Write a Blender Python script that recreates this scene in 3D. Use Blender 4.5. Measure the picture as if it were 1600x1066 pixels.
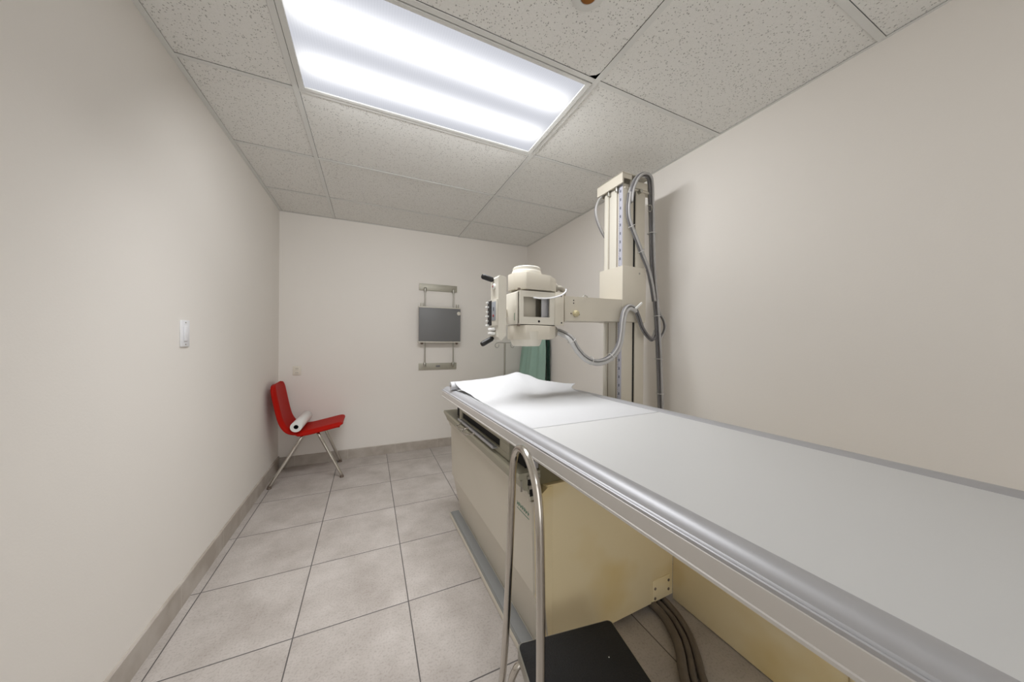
import bpy, bmesh, math, random
from mathutils import Vector, Matrix
random.seed(7)
for o in list(bpy.data.objects): bpy.data.objects.remove(o, do_unlink=True)
scn = bpy.context.scene
COL = scn.collection
V = Vector

# ---------------------------------------------------------------- room size
XL, XR, YF, YN, ZC = -0.742, 1.757, 3.437, -1.95, 2.314
GX, GY, G = -0.3132, 1.7261, 0.6096          # ceiling grid lines
CAMZ = 1.172

# ---------------------------------------------------------------- camera
F, YAW, PIT, ROL = 490.478, .4266, -.0036, .0083
_r = V((math.cos(YAW), -math.sin(YAW), 0)); _f = V((math.sin(YAW), math.cos(YAW), 0)); _u = V((0, 0, 1))
_d = _f*math.cos(PIT) + _u*math.sin(PIT); _z = -_f*math.sin(PIT) + _u*math.cos(PIT)
_R = _r*math.cos(ROL) + _z*math.sin(ROL); _U = -_r*math.sin(ROL) + _z*math.cos(ROL)
cd = bpy.data.cameras.new('camera'); cam = bpy.data.objects.new('camera', cd); COL.objects.link(cam)
cd.sensor_width = 36; cd.lens = F/1600*36; cd.clip_start = .02; cd.clip_end = 50
cam.matrix_world = Matrix(((_R.x, _U.x, -_d.x, 0), (_R.y, _U.y, -_d.y, 0), (_R.z, _U.z, -_d.z, CAMZ), (0, 0, 0, 1)))
scn.camera = cam

# ---------------------------------------------------------------- world, lamps, exposure
WORLD_E = 1.15        # added world fill, let in by the open near end
w = bpy.data.worlds.new('world'); scn.world = w; w.use_nodes = True
w.node_tree.nodes['Background'].inputs[0].default_value = (1, 1, 1, 1)
w.node_tree.nodes['Background'].inputs[1].default_value = WORLD_E
scn.view_settings.view_transform = 'Standard'; scn.view_settings.look = 'None'
scn.view_settings.exposure = 0.68; scn.view_settings.gamma = 1; scn.view_settings.use_curve_mapping = False
LAMP_E = 6.9        # watts thrown down through the visible troffer's prismatic lens
SIDE_FILL_E = 5.0        # watts of an added unseen lamp tilted to brighten the far end
REAR_FILL_E = 3.0        # watts of the added fill troffer, unseen behind the camera
LAMP_SPREAD = 101
LENS_E = .67
LX, LY = GX+G, GY-G/2
LYR = LY-4*G

def troffer_or_fill_lamp(x, y, e, sx=1.12, sy=.53, spread=180, tilt=0, dz=.012, about='X'):
    ld = bpy.data.lights.new('troffer_or_fill_lamp', 'AREA'); ld.shape = 'RECTANGLE'; ld.size = sx; ld.size_y = sy
    ld.energy = e; ld.color = (.96, .975, 1.0); ld.spread = math.radians(spread)
    o = bpy.data.objects.new('troffer_or_fill_lamp', ld); COL.objects.link(o); o.location = (x, y, ZC-dz); o.rotation_euler = (math.radians(tilt), 0, 0) if about == 'X' else (0, -math.radians(tilt), 0)
troffer_or_fill_lamp(LX, LY, LAMP_E, spread=LAMP_SPREAD)
troffer_or_fill_lamp(LX, LY+.15, SIDE_FILL_E, sy=.08, spread=150, tilt=39, dz=.045)
RIGHT_FILL_E = 1.55      # watts of another added unseen lamp, brightening the right wall
troffer_or_fill_lamp(LX+.36, LY, RIGHT_FILL_E, sx=.07, sy=.50, spread=115, tilt=60, dz=.045, about='Y')
troffer_or_fill_lamp(LX, LYR, REAR_FILL_E)

# ================================================================ helpers
def lin(c):
    c = c/255.0
    return c/12.92 if c <= .04045 else ((c+.055)/1.055)**2.4
def rgb(r, g, b): return (lin(r), lin(g), lin(b), 1)

def mat(name, col, rough=.5, metal=0, bump=0, bscale=60, mottle=0, mscale=6, spec=.5, coat=0):
    m = bpy.data.materials.new(name); m.use_nodes = True; nt = m.node_tree; b = nt.nodes['Principled BSDF']
    b.inputs['Roughness'].default_value = rough; b.inputs['Metallic'].default_value = metal
    b.inputs['Specular IOR Level'].default_value = spec; b.inputs['Coat Weight'].default_value = coat
    b.inputs['Base Color'].default_value = col
    tc = nt.nodes.new('ShaderNodeTexCoord')
    n = nt.nodes.new('ShaderNodeTexNoise'); n.inputs['Scale'].default_value = mscale; n.inputs['Detail'].default_value = 5
    nt.links.new(tc.outputs['Object'], n.inputs['Vector'])
    mx = nt.nodes.new('ShaderNodeMix'); mx.data_type = 'RGBA'; mx.blend_type = 'MIX'
    mo = max(mottle, .02)
    mx.inputs[6].default_value = tuple(min(1, c*(1-mo)) for c in col[:3])+(1,)
    mx.inputs[7].default_value = tuple(min(1, c*(1+mo)) for c in col[:3])+(1,)
    nt.links.new(n.outputs['Fac'], mx.inputs[0]); nt.links.new(mx.outputs[2], b.inputs['Base Color'])
    if bump:
        n2 = nt.nodes.new('ShaderNodeTexNoise'); n2.inputs['Scale'].default_value = bscale; n2.inputs['Detail'].default_value = 4
        nt.links.new(tc.outputs['Object'], n2.inputs['Vector'])
        bp = nt.nodes.new('ShaderNodeBump'); bp.inputs['Strength'].default_value = bump; bp.inputs['Distance'].default_value = .002
        nt.links.new(n2.outputs['Fac'], bp.inputs['Height']); nt.links.new(bp.outputs[0], b.inputs['Normal'])
    return m

class NT:
    "tiny helper for node graphs"
    def __init__(s, m): s.t = m.node_tree
    def n(s, typ, **k):
        x = s.t.nodes.new(typ)
        for a, b in k.items(): setattr(x, a, b)
        return x
    def l(s, a, b): s.t.links.new(a, b)
    def m(s, op, a, b=None, c=None):
        x = s.n('ShaderNodeMath', operation=op)
        for i, v in enumerate((a, b, c)):
            if v is None: continue
            if isinstance(v, (int, float)): x.inputs[i].default_value = v
            else: s.l(v, x.inputs[i])
        return x.outputs[0]
    def mix(s, f, a, b):
        x = s.n('ShaderNodeMix', data_type='RGBA')
        for i, v in ((0, f), (6, a), (7, b)):
            if isinstance(v, (int, float)): x.inputs[i].default_value = v
            elif isinstance(v, tuple): x.inputs[i].default_value = v
            else: s.l(v, x.inputs[i])
        return x.outputs[2]

ROOTM = {}
def link(name, me, m, parent=None, smooth=False, local=False):
    if m: 
        for mm in (m if isinstance(m, (list, tuple)) else [m]): me.materials.append(mm)
    o = bpy.data.objects.new(name, me); COL.objects.link(o)
    if parent is not None:
        o.parent = parent
        M = ROOTM.get(parent.as_pointer(), Matrix.Identity(4))
        ROOTM[o.as_pointer()] = M
        if not local: me.transform(M.inverted())
    if smooth is not False:
        for p in me.polygons: p.use_smooth = True
        if smooth is not True: me.set_sharp_from_angle(angle=math.radians(smooth))
    return o
def obj(name, bm, m, parent=None, smooth=40, local=False):
    bmesh.ops.recalc_face_normals(bm, faces=bm.faces)
    me = bpy.data.meshes.new(name); bm.to_mesh(me); bm.free()
    return link(name, me, m, parent, smooth, local)
def thing(name, label, cat, loc=(0, 0, 0), rotz=0, group=None):
    o = bpy.data.objects.new(name, None); COL.objects.link(o); o.empty_display_size = .1
    o.location = loc; o.rotation_euler = (0, 0, rotz); o['label'] = label; o['category'] = cat
    ROOTM[o.as_pointer()] = Matrix.Translation(loc) @ Matrix.Rotation(rotz, 4, 'Z')
    if group: o['group'] = group
    return o
def struct(name, bm, m, smooth=40):
    o = obj(name, bm, m, None, smooth); o['kind'] = 'structure'; return o

def new(): return bmesh.new()
def box(bm, a, b, bev=0, seg=2):
    a = V(a); b = V(b); lo = V([min(p, q) for p, q in zip(a, b)]); hi = V([max(p, q) for p, q in zip(a, b)])
    r = bmesh.ops.create_cube(bm, size=1); vs = r['verts']; s = hi-lo
    for v in vs: v.co = V((lo[i]+(v.co[i]+.5)*s[i] for i in range(3)))
    if bev > 0:
        es = list({e for v in vs for e in v.link_edges})
        bmesh.ops.bevel(bm, geom=es, offset=min(bev, min(s)*.49), segments=seg, profile=.5, affect='EDGES')
    return bm
def bx(a, b, bev=0, seg=2): return box(new(), a, b, bev, seg)
def frame_at(d):
    d = d.normalized(); a = V((0, 0, 1)) if abs(d.z) < .9 else V((1, 0, 0))
    x = d.cross(a).normalized(); return x, d.cross(x).normalized()
def sweep(bm, pts, r, seg=12, cap=True):
    pts = [V(p) for p in pts]; n = len(pts)
    rs = r if isinstance(r, (list, tuple)) else [r]*n
    tans = []
    for i in range(n):
        t = pts[min(i+1, n-1)]-pts[max(i-1, 0)]
        tans.append(t.normalized() if t.length > 1e-9 else V((0, 0, 1)))
    x, y = frame_at(tans[0]); rings = []
    for i in range(n):
        t = tans[i]; x = (x-t*x.dot(t)); x = x.normalized() if x.length > 1e-6 else frame_at(t)[0]; y = t.cross(x)
        rings.append([bm.verts.new(pts[i]+(x*math.cos(a)+y*math.sin(a))*rs[i]) for a in [2*math.pi*k/seg for k in range(seg)]])
    for i in range(n-1):
        for k in range(seg):
            bm.faces.new((rings[i][k], rings[i][(k+1) % seg], rings[i+1][(k+1) % seg], rings[i+1][k]))
    if cap: bm.faces.new(rings[0][::-1]); bm.faces.new(rings[-1])
    return bm
def smoothpts(P, sub=6):
    P = [V(p) for p in P]; out = []
    for i in range(len(P)-1):
        p0 = P[max(i-1, 0)]; p1 = P[i]; p2 = P[i+1]; p3 = P[min(i+2, len(P)-1)]
        for k in range(sub):
            t = k/sub
            out.append(.5*((2*p1)+(-p0+p2)*t+(2*p0-5*p1+4*p2-p3)*t*t+(-p0+3*p1-3*p2+p3)*t**3))
    out.append(P[-1]); return out
def offs(P, a, b):
    "parallel curve offset by a sideways and b 'up' in a transported frame"
    n = len(P); x = None; out = []
    for i in range(n):
        t = (P[min(i+1, n-1)]-P[max(i-1, 0)]).normalized()
        if x is None: x = frame_at(t)[0]
        x = (x-t*x.dot(t)).normalized(); y = t.cross(x); out.append(P[i]+x*a+y*b)
    return out
def lathe(bm, prof, c, axis=(0, 0, 1), seg=32, cap=True):
    "prof: (radius, height) pairs"
    d = V(axis).normalized(); x, y = frame_at(d); c = V(c); rings = []
    for r, h in prof:
        rings.append([bm.verts.new(c+d*h+(x*math.cos(a)+y*math.sin(a))*max(r, 1e-4)) for a in [2*math.pi*k/seg for k in range(seg)]])
    for i in range(len(rings)-1):
        for k in range(seg): bm.faces.new((rings[i][k], rings[i][(k+1) % seg], rings[i+1][(k+1) % seg], rings[i+1][k]))
    if cap: bm.faces.new(rings[0][::-1]); bm.faces.new(rings[-1])
    return bm
def cyl(bm, a, b, r, seg=20):
    a = V(a); b = V(b); return sweep(bm, [a, b], r, seg)
def extr(bm, prof, axis, lo, hi):
    "extrude closed 2D profile along an axis: axis 'x' profile=(y,z); 'y' profile=(x,z); 'z' profile=(x,y)"
    def P(p, h):
        return V((h, p[0], p[1])) if axis == 'x' else V((p[0], h, p[1])) if axis == 'y' else V((p[0], p[1], h))
    A = [bm.verts.new(P(p, lo)) for p in prof]; B = [bm.verts.new(P(p, hi)) for p in prof]
    n = len(prof)
    for i in range(n): bm.faces.new((A[i], A[(i+1) % n], B[(i+1) % n], B[i]))
    bm.faces.new(A[::-1]); bm.faces.new(B); return bm
def bevel_all(bm, off, seg=2, ang=25):
    es = [e for e in bm.edges if len(e.link_faces) == 2 and e.calc_face_angle(0) > math.radians(ang)]
    bmesh.ops.bevel(bm, geom=es, offset=off, segments=seg, profile=.5, affect='EDGES', clamp_overlap=True); return bm
def screw(parent, p, d, r, m, name='screw', h=.002, local=False):
    bm = new(); lathe(bm, [(r, 0), (r, h*.6), (r*.6, h)], p, d, 12); return obj(name, bm, m, parent, 40, local)

# ================================================================ materials
M_cream = mat('cream_enamel', rgb(208, 201, 186), .38, 0, .15, 300, .03, 4)
M_cream2 = mat('pale_enamel', rgb(214, 209, 196), .35, 0, .1, 300, .02, 4)
M_gland = mat('gland_grey', rgb(150, 144, 132), .5)
M_hose = mat('grey_hose', rgb(176, 174, 172), .45, 0, .2, 200)
M_hosel = mat('light_grey_hose', rgb(198, 197, 195), .45, 0, .2, 200)
M_hosed = mat('dark_grey_hose', rgb(118, 116, 118), .45)
M_wht = mat('white_plastic', rgb(232, 232, 228), .4)
M_blk = mat('black_plastic', rgb(14, 13, 13), .45)
M_dark = mat('dark_recess', rgb(14, 12, 10), .8)
M_chrome = mat('chrome', rgb(205, 200, 192), .2, 1)
M_steel = mat('brushed_steel', rgb(178, 176, 168), .38, 1)
M_alu = mat('satin_aluminium', rgb(184, 184, 187), .48, .55, 0, 60, .03, 2)
M_fascia = mat('pale_anodised_fascia', rgb(206, 202, 197), .38, .15, 0, 60, .03, 2)
M_top = mat('white_laminate', rgb(207, 207, 206), .42, 0, .06, 400, .025, 2)
M_red = mat('red_shell', rgb(176, 22, 8), .5, 0, .3, 260, .06, 9, .12)
M_paper = mat('exam_paper', rgb(198, 198, 199), .75, 0, .35, 30, .015, 10)
M_board = mat('grey_card_core', rgb(120, 100, 80), .8)
M_teal = mat('teal_cloth', rgb(150, 180, 166), .85, 0, .6, 90, .08, 12)
M_teald = mat('dark_teal_tape', rgb(22, 58, 48), .8)
M_grey = mat('cassette_grey', rgb(118, 118, 118), .45, 0, .1, 200, .03, 3)
M_green = mat('green_lettering', rgb(96, 134, 112), .5)
M_redm = mat('red_mark', rgb(150, 40, 40), .5)
M_panelgrey = mat('grey_membrane', rgb(150, 154, 160), .45)
M_tie = mat('nylon_tie', rgb(205, 203, 198), .5)
M_tbar = mat('white_tbar', rgb(226, 226, 222), .5)
M_rubber = mat('brown_rubber_foot', rgb(110, 96, 84), .6)
M_brass = mat('brass', rgb(150, 98, 45), .35, .8)
M_hall = mat('olive_enamel', rgb(166, 162, 144), .42, 0, .1, 300, .03, 3)

def wall_mat():
    m = mat('painted_wall', rgb(235, 230, 223), .62, 0, .12, 160, .008, 1.4, .3); return m
M_wall = wall_mat()

def stained_cream():
    m = mat('yellowed_enamel', rgb(238, 222, 182), .45, 0, .1, 300, .03, 3)
    g = NT(m); b = m.node_tree.nodes['Principled BSDF']
    tc = g.n('ShaderNodeTexCoord'); n = g.n('ShaderNodeTexNoise'); n.inputs['Scale'].default_value = 2.6; n.inputs['Detail'].default_value = 3
    g.l(tc.outputs['Object'], n.inputs['Vector'])
    cr = g.n('ShaderNodeValToRGB'); cr.color_ramp.elements[0].position = .5; cr.color_ramp.elements[1].position = .68
    g.l(n.outputs['Fac'], cr.inputs[0])
    c = g.mix(cr.outputs[0], rgb(240, 224, 184), rgb(228, 204, 142)); g.l(c, b.inputs['Base Color']); return m
M_stain = stained_cream()

def floor_mat():
    m = bpy.data.materials.new('ceramic_floor_tiles'); m.use_nodes = True; g = NT(m); b = m.node_tree.nodes['Principled BSDF']
    T, FX, FY = .4315, -.6968, 2.7555
    tc = g.n('ShaderNodeTexCoord'); sp = g.n('ShaderNodeSeparateXYZ'); g.l(tc.outputs['Object'], sp.inputs[0])
    def dist(ch, o):
        f = g.m('FRACT', g.m('DIVIDE', g.m('SUBTRACT', ch, o-20*T), T))
        return g.m('MULTIPLY', g.m('SUBTRACT', .5, g.m('ABSOLUTE', g.m('SUBTRACT', f, .5))), T), g.m('FLOOR', g.m('DIVIDE', g.m('SUBTRACT', ch, o-20*T), T))
    dx, ix = dist(sp.outputs[0], FX); dy, iy = dist(sp.outputs[1], FY)
    d = g.m('MINIMUM', dx, dy)
    mr = g.n('ShaderNodeMapRange', interpolation_type='SMOOTHSTEP'); g.l(d, mr.inputs[0]); mr.inputs[1].default_value = .0017; mr.inputs[2].default_value = .0028
    # clouds differ tile by tile
    cb = g.n('ShaderNodeCombineXYZ'); g.l(g.m('ADD', sp.outputs[0], g.m('MULTIPLY', ix, 3.7)), cb.inputs[0]); g.l(g.m('ADD', sp.outputs[1], g.m('MULTIPLY', iy, 5.3)), cb.inputs[1])
    n1 = g.n('ShaderNodeTexNoise'); n1.inputs['Scale'].default_value = 5; n1.inputs['Detail'].default_value = 6; n1.inputs['Roughness'].default_value = .62; g.l(cb.outputs[0], n1.inputs['Vector'])
    n2 = g.n('ShaderNodeTexNoise'); n2.inputs['Scale'].default_value = 130; n2.inputs['Detail'].default_value = 4; g.l(tc.outputs['Object'], n2.inputs['Vector'])
    r1 = g.n('ShaderNodeValToRGB'); r1.color_ramp.elements[0].position = .32; r1.color_ramp.elements[1].position = .66
    r1.color_ramp.elements[0].color = rgb(166, 158, 151); r1.color_ramp.elements[1].color = rgb(190, 183, 177); g.l(n1.outputs['Fac'], r1.inputs[0])
    r2 = g.n('ShaderNodeValToRGB'); r2.color_ramp.elements[0].position = .3; r2.color_ramp.elements[1].position = .5
    r2.color_ramp.elements[0].color = (.72, .70, .68, 1); r2.color_ramp.elements[1].color = (1, 1, 1, 1); g.l(n2.outputs['Fac'], r2.inputs[0])
    mu = g.n('ShaderNodeMix', data_type='RGBA', blend_type='MULTIPLY'); mu.inputs[0].default_value = .7; g.l(r1.outputs[0], mu.inputs[6]); g.l(r2.outputs[0], mu.inputs[7])
    c = g.mix(mr.outputs[0], rgb(92, 88, 86), mu.outputs[2]); g.l(c, b.inputs['Base Color'])
    b.inputs['Roughness'].default_value = .42; b.inputs['Specular IOR Level'].default_value = .4
    bp = g.n('ShaderNodeBump'); bp.inputs['Strength'].default_value = .5; bp.inputs['Distance'].default_value = .0015; g.l(mr.outputs[0], bp.inputs['Height']); g.l(bp.outputs[0], b.inputs['Normal'])
    return m
M_floor = floor_mat()

def base_mat():
    m = bpy.data.materials.new('tile_baseboard'); m.use_nodes = True; g = NT(m); b = m.node_tree.nodes['Principled BSDF']
    T = .4315
    tc = g.n('ShaderNodeTexCoord'); sp = g.n('ShaderNodeSeparateXYZ'); g.l(tc.outputs['Object'], sp.inputs[0])
    s = g.m('ADD', g.m('SUBTRACT', sp.outputs[0], -.6968-20*T), g.m('SUBTRACT', sp.outputs[1], 2.7555-.11-20*T))
    f = g.m('FRACT', g.m('DIVIDE', s, T)); d = g.m('MULTIPLY', g.m('SUBTRACT', .5, g.m('ABSOLUTE', g.m('SUBTRACT', f, .5))), T)
    mr = g.n('ShaderNodeMapRange'); g.l(d, mr.inputs[0]); mr.inputs[1].default_value = .001; mr.inputs[2].default_value = .0022
    n1 = g.n('ShaderNodeTexNoise'); n1.inputs['Scale'].default_value = 9; n1.inputs['Detail'].default_value = 7; g.l(tc.outputs['Object'], n1.inputs['Vector'])
    r1 = g.n('ShaderNodeValToRGB'); r1.color_ramp.elements[0].position = .35; r1.color_ramp.elements[1].position = .65
    r1.color_ramp.elements[0].color = rgb(168, 158, 147); r1.color_ramp.elements[1].color = rgb(188, 180, 171); g.l(n1.outputs['Fac'], r1.inputs[0])
    g.l(g.mix(mr.outputs[0], rgb(192, 186, 176), r1.outputs[0]), b.inputs['Base Color']); b.inputs['Roughness'].default_value = .45
    return m
M_base = base_mat()

def ceil_mat():
    m = bpy.data.materials.new('fissured_ceiling_tile'); m.use_nodes = True; g = NT(m); b = m.node_tree.nodes['Principled BSDF']
    tc = g.n('ShaderNodeTexCoord')
    nn = g.n('ShaderNodeTexNoise'); nn.inputs['Scale'].default_value = 60; nn.inputs['Detail'].default_value = 2; g.l(tc.outputs['Object'], nn.inputs['Vector'])
    va = g.n('ShaderNodeMixRGB', blend_type='ADD') if False else g.n('ShaderNodeVectorMath', operation='MULTIPLY_ADD')
    g.l(nn.outputs['Color'], va.inputs[0]); va.inputs[1].default_value = (.010, .010, 0); g.l(tc.outputs['Object'], va.inputs[2])
    vo = g.n('ShaderNodeTexVoronoi'); vo.inputs['Scale'].default_value = 145; vo.inputs['Randomness'].default_value = 1; g.l(va.outputs[0], vo.inputs['Vector'])
    wn = g.n('ShaderNodeSeparateColor'); g.l(vo.outputs['Color'], wn.inputs[0])
    thr = g.m('MULTIPLY', g.m('POWER', wn.outputs[0], 1.5), .44)
    dot = g.m('SUBTRACT', thr, vo.outputs['Distance'])
    mr = g.n('ShaderNodeMapRange', interpolation_type='SMOOTHSTEP'); g.l(dot, mr.inputs[0]); mr.inputs[1].default_value = -.06; mr.inputs[2].default_value = .08
    n3 = g.n('ShaderNodeTexNoise'); n3.inputs['Scale'].default_value = 200; n3.inputs['Detail'].default_value = 3; g.l(tc.outputs['Object'], n3.inputs['Vector'])
    base = g.mix(n3.outputs['Fac'], rgb(230, 229, 224), rgb(243, 242, 238))
    c = g.mix(g.m('MULTIPLY', mr.outputs[0], .55), base, rgb(122, 117, 110)); g.l(c, b.inputs['Base Color'])
    b.inputs['Roughness'].default_value = .9; b.inputs['Specular IOR Level'].default_value = .1
    bp = g.n('ShaderNodeBump'); bp.inputs['Strength'].default_value = .5; bp.inputs['Distance'].default_value = .002; bp.invert = True
    g.l(mr.outputs[0], bp.inputs['Height']); g.l(bp.outputs[0], b.inputs['Normal']); return m
M_ceil = ceil_mat()

def lens_mat():
    "prismatic acrylic lens lit by two long tubes above it (tubes run along x)"
    m = bpy.data.materials.new('lit_prismatic_lens'); m.use_nodes = True; g = NT(m); b = m.node_tree.nodes['Principled BSDF']
    tc = g.n('ShaderNodeTexCoord'); sp = g.n('ShaderNodeSeparateXYZ'); g.l(tc.outputs['Object'], sp.inputs[0])
    x, y = sp.outputs[0], sp.outputs[1]
    def band(y0, s):
        d = g.m('DIVIDE', g.m('SUBTRACT', y, y0), s); return g.m('POWER', 2.718, g.m('MULTIPLY', g.m('MULTIPLY', d, d), -1.0))
    bands = g.m('ADD', band(-.125, .068), band(.125, .068))
    e = g.m('SUBTRACT', 1.0, g.m('POWER', g.m('DIVIDE', g.m('ABSOLUTE', x), .585), 12.0)); e = g.m('MAXIMUM', e, 0)
    wv = g.m('SINE', g.m('MULTIPLY', g.m('ADD', x, g.m('MULTIPLY', y, .0)), 2*math.pi/.0095))
    s = g.m('ADD', .62, g.m('MULTIPLY', g.m('MULTIPLY', bands, e), 1.0))
    s = g.m('ADD', s, g.m('MULTIPLY', wv, .015))
    b.inputs['Base Color'].default_value = rgb(20, 20, 22); b.inputs['Roughness'].default_value = .5; b.inputs['Specular IOR Level'].default_value = 0
    cr = g.mix(g.m('MINIMUM', bands, 1.0), (.90, .92, 1.0, 1), (1, 1, 1, 1)); g.l(cr, b.inputs['Emission Color'])
    g.l(g.m('MULTIPLY', s, LENS_E), b.inputs['Emission Strength']); return m
M_lens = lens_mat()

def ruler_mat():
    m = bpy.data.materials.new('height_scale'); m.use_nodes = True; g = NT(m); b = m.node_tree.nodes['Principled BSDF']
    tc = g.n('ShaderNodeTexCoord'); sp = g.n('ShaderNodeSeparateXYZ'); g.l(tc.outputs['Object'], sp.inputs[0])
    t1 = g.m('LESS_THAN', g.m('FRACT', g.m('MULTIPLY', sp.outputs[2], 100)), .22)
    t2 = g.m('LESS_THAN', g.m('FRACT', g.m('MULTIPLY', sp.outputs[2], 20)), .32)
    wx = g.m('GREATER_THAN', sp.outputs[1], .0215); wy = g.m('LESS_THAN', g.m('ABSOLUTE', g.m('SUBTRACT', sp.outputs[1], .016)), .004)
    k = g.m('MAXIMUM', g.m('MULTIPLY', t1, wx), g.m('MULTIPLY', t2, wy))
    g.l(g.mix(k, rgb(186, 186, 196), rgb(86, 88, 104)), b.inputs['Base Color']); b.inputs['Roughness'].default_value = .4; return m
M_ruler = ruler_mat()

def mat_rubber():
    m = mat('ribbed_black_mat', rgb(24, 24, 26), .7, 0, .9, 190, .5, 160); return m
M_mat = mat_rubber()

# ================================================================ setting
T_ = .12
struct('floor', bx((XL-T_, YN-T_, -.1), (XR+T_, YF+T_, 0)), M_floor, False)
struct('wall_left', bx((XL-T_, YN, 0), (XL, YF, 2.6)), M_wall, False)
struct('wall_right', bx((XR, YN, 0), (XR+T_, YF, 2.6)), M_wall, False)
struct('wall_far', bx((XL-T_, YF, 0), (XR+T_, YF+T_, 2.6)), M_wall, False)
# near end left half open for added world light; unseen half wall shapes it
struct('wall_near_blocker', bx((.85, YN-T_, 0), (XR+T_, YN, 2.6)), M_wall, False)
# slab above the hung ceiling
struct('roof', bx((XL-T_, YN-T_, 2.6), (XR+T_, YF+T_, 2.7)), M_dark, False)

BH = .105
def baseprof(): return [(0, 0), (.010, 0), (.010, BH-.004), (.006, BH), (0, BH)]
struct('baseboard_left', extr(new(), [(XL+a, z) for a, z in baseprof()], 'y', YN, YF), M_base)
struct('baseboard_right', extr(new(), [(XR-a, z) for a, z in baseprof()], 'y', YN, YF), M_base)
struct('baseboard_far', extr(new(), [(YF-a, z-.012) if z > .05 else (YF-a, z) for a, z in baseprof()], 'x', XL+.01, XR-.01), M_base)

# hung ceiling: lay-in panels (one structure mesh of separate panels) on a white grid
xs = [XL, GX, GX+2*G, XR]
ys = []
k = -8
while GY+k*G < YF:
    if GY+k*G > YN: ys.append(GY+k*G)
    k += 1
ys = [YN]+ys+[YF]
LIGHTCELLS = {(1, round(GY-G, 3)), (1, round(GY-5*G, 3))}
bm = new()
for i in range(3):
    for j in range(len(ys)-1):
        if (i, round(ys[j], 3)) in LIGHTCELLS: continue
        a, b_ = xs[i]+(.0133 if i else .0225), xs[i+1]-(.0133 if i < 2 else .0105); c, d = ys[j]+.0120, ys[j+1]-.0120
        z = ZC+.003
        if i == 1 and abs(ys[j+1]-(GY-G)) < .01:      # this panel has a broken corner above the light's right end
            q = .026
            extr(bm, [(a, c), (b_, c), (b_, d-q-.006), (b_-.010, d-.014), (b_-q-.008, d), (a, d)], 'z', z, z+.015)
        else:
            box(bm, (a, c, z), (b_, d, z+.015))
struct('ceiling', bm, M_ceil, False)
def tbar(n, a, b):
    bm = new(); box(bm, a, b, .0006, 1); o = struct('trim_%d' % n, bm, M_tbar); return o
TW = .012; n = 1
for x in xs[1:3]:
    tbar(n, (x-TW, YN, ZC-.001), (x+TW, YF, ZC+.002)); n += 1
for y in ys[1:-1]:
    for i in range(3):
        a = xs[i]+(TW if i else 0); b_ = xs[i+1]-(TW if i < 2 else 0)
        tbar(n, (a, y-TW*.9, ZC-.0008), (b_, y+TW*.9, ZC+.002)); n += 1
tbar(n, (XL, YN, ZC-.0012), (XL+.022, YF, ZC+.002)); n += 1
tbar(n, (XR-.010, YN, ZC-.0012), (XR, YF, ZC+.002)); n += 1
tbar(n, (XL+.022, YF-.010, ZC-.0010), (XR-.010, YF, ZC+.002)); n += 1

# ---------------------------------------------------------------- ceiling lights
def troffer(cx, cy, label):
    t = thing('ceiling_light', label, 'ceiling light', (cx, cy, ZC), 0)
    hx, hy = G-TW-.002, G/2-TW-.002; ox, oy = .572, .2745
    bm = new()
    for a, b in (((-hx, -hy), (-ox, hy)), ((ox, -hy), (hx, hy)), ((-ox, -hy), (ox, -oy)), ((-ox, oy), (ox, hy))):
        box(bm, (cx+a[0], cy+a[1], ZC-.004), (cx+b[0], cy+b[1], ZC+.010), .0012, 1)
    obj('frame', bm, M_tbar, t)
    bm = new(); box(bm, (cx-ox-.004, cy-oy-.004, ZC+.002), (cx+ox+.004, cy+oy+.004, ZC+.006)); obj('diffuser', bm, M_lens, t, False)
    # housing above
    bm = new(); box(bm, (cx-ox-.006, cy-oy-.006, ZC+.010), (cx+ox+.006, cy+oy+.006, ZC+.10)); obj('housing', bm, M_tbar, t, False)
troffer(LX, LY, 'long recessed fluorescent ceiling light glowing above the floor and table')
troffer(LX, LYR, 'added recessed ceiling light for fill, unseen behind the camera')

# ---------------------------------------------------------------- sprinkler
SPX, SPY = 0.651, 0.844
t = thing('fire_sprinkler', 'recessed round sprinkler with brass centre in the ceiling panel beside the light', 'sprinkler', (SPX, SPY, ZC))
bm = new(); lathe(bm, [(.056, .0028), (.056, -.001), (.052, -.004), (.029, -.006), (.027, -.003), (.027, .0028)], (SPX, SPY, ZC), (0, 0, 1), 40); obj('escutcheon', bm, M_tbar, t)
bm = new(); lathe(bm, [(.0265, -.003), (.026, -.007), (.018, -.009)], (SPX, SPY, ZC), (0, 0, 1), 28); obj('cover_cap', bm, M_brass, t)

# ---------------------------------------------------------------- wall plates
def duplex(name, label, cat, c, nrm, w_, h_):
    "outlet plate; nrm 'y' faces -Y (far wall), 'x' faces +X (left wall)"
    t = thing(name, label, cat, c)
    def B(u0, v0, u1, v1, d0, d1, bev=.001):
        if nrm == 'y': return bx((c[0]+u0, c[1]-d0, c[2]+v0), (c[0]+u1, c[1]-d1, c[2]+v1), bev)
        return bx((c[0]+d0, c[1]+u0, c[2]+v0), (c[0]+d1, c[1]+u1, c[2]+v1), bev)
    obj('cover_plate', B(-w_/2, -h_/2, w_/2, h_/2, 0, .005, .002), M_plate, t)
    return t, B
M_plate = mat('ivory_plate', rgb(226, 220, 206), .4)
M_plate2 = mat('white_plate', rgb(236, 236, 238), .4)
t, B = duplex('wall_outlet', 'small ivory wall outlet plate low on the far wall above the red chair', 'outlet', (-.602, YF, .873), 'y', .066, .082)
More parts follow.
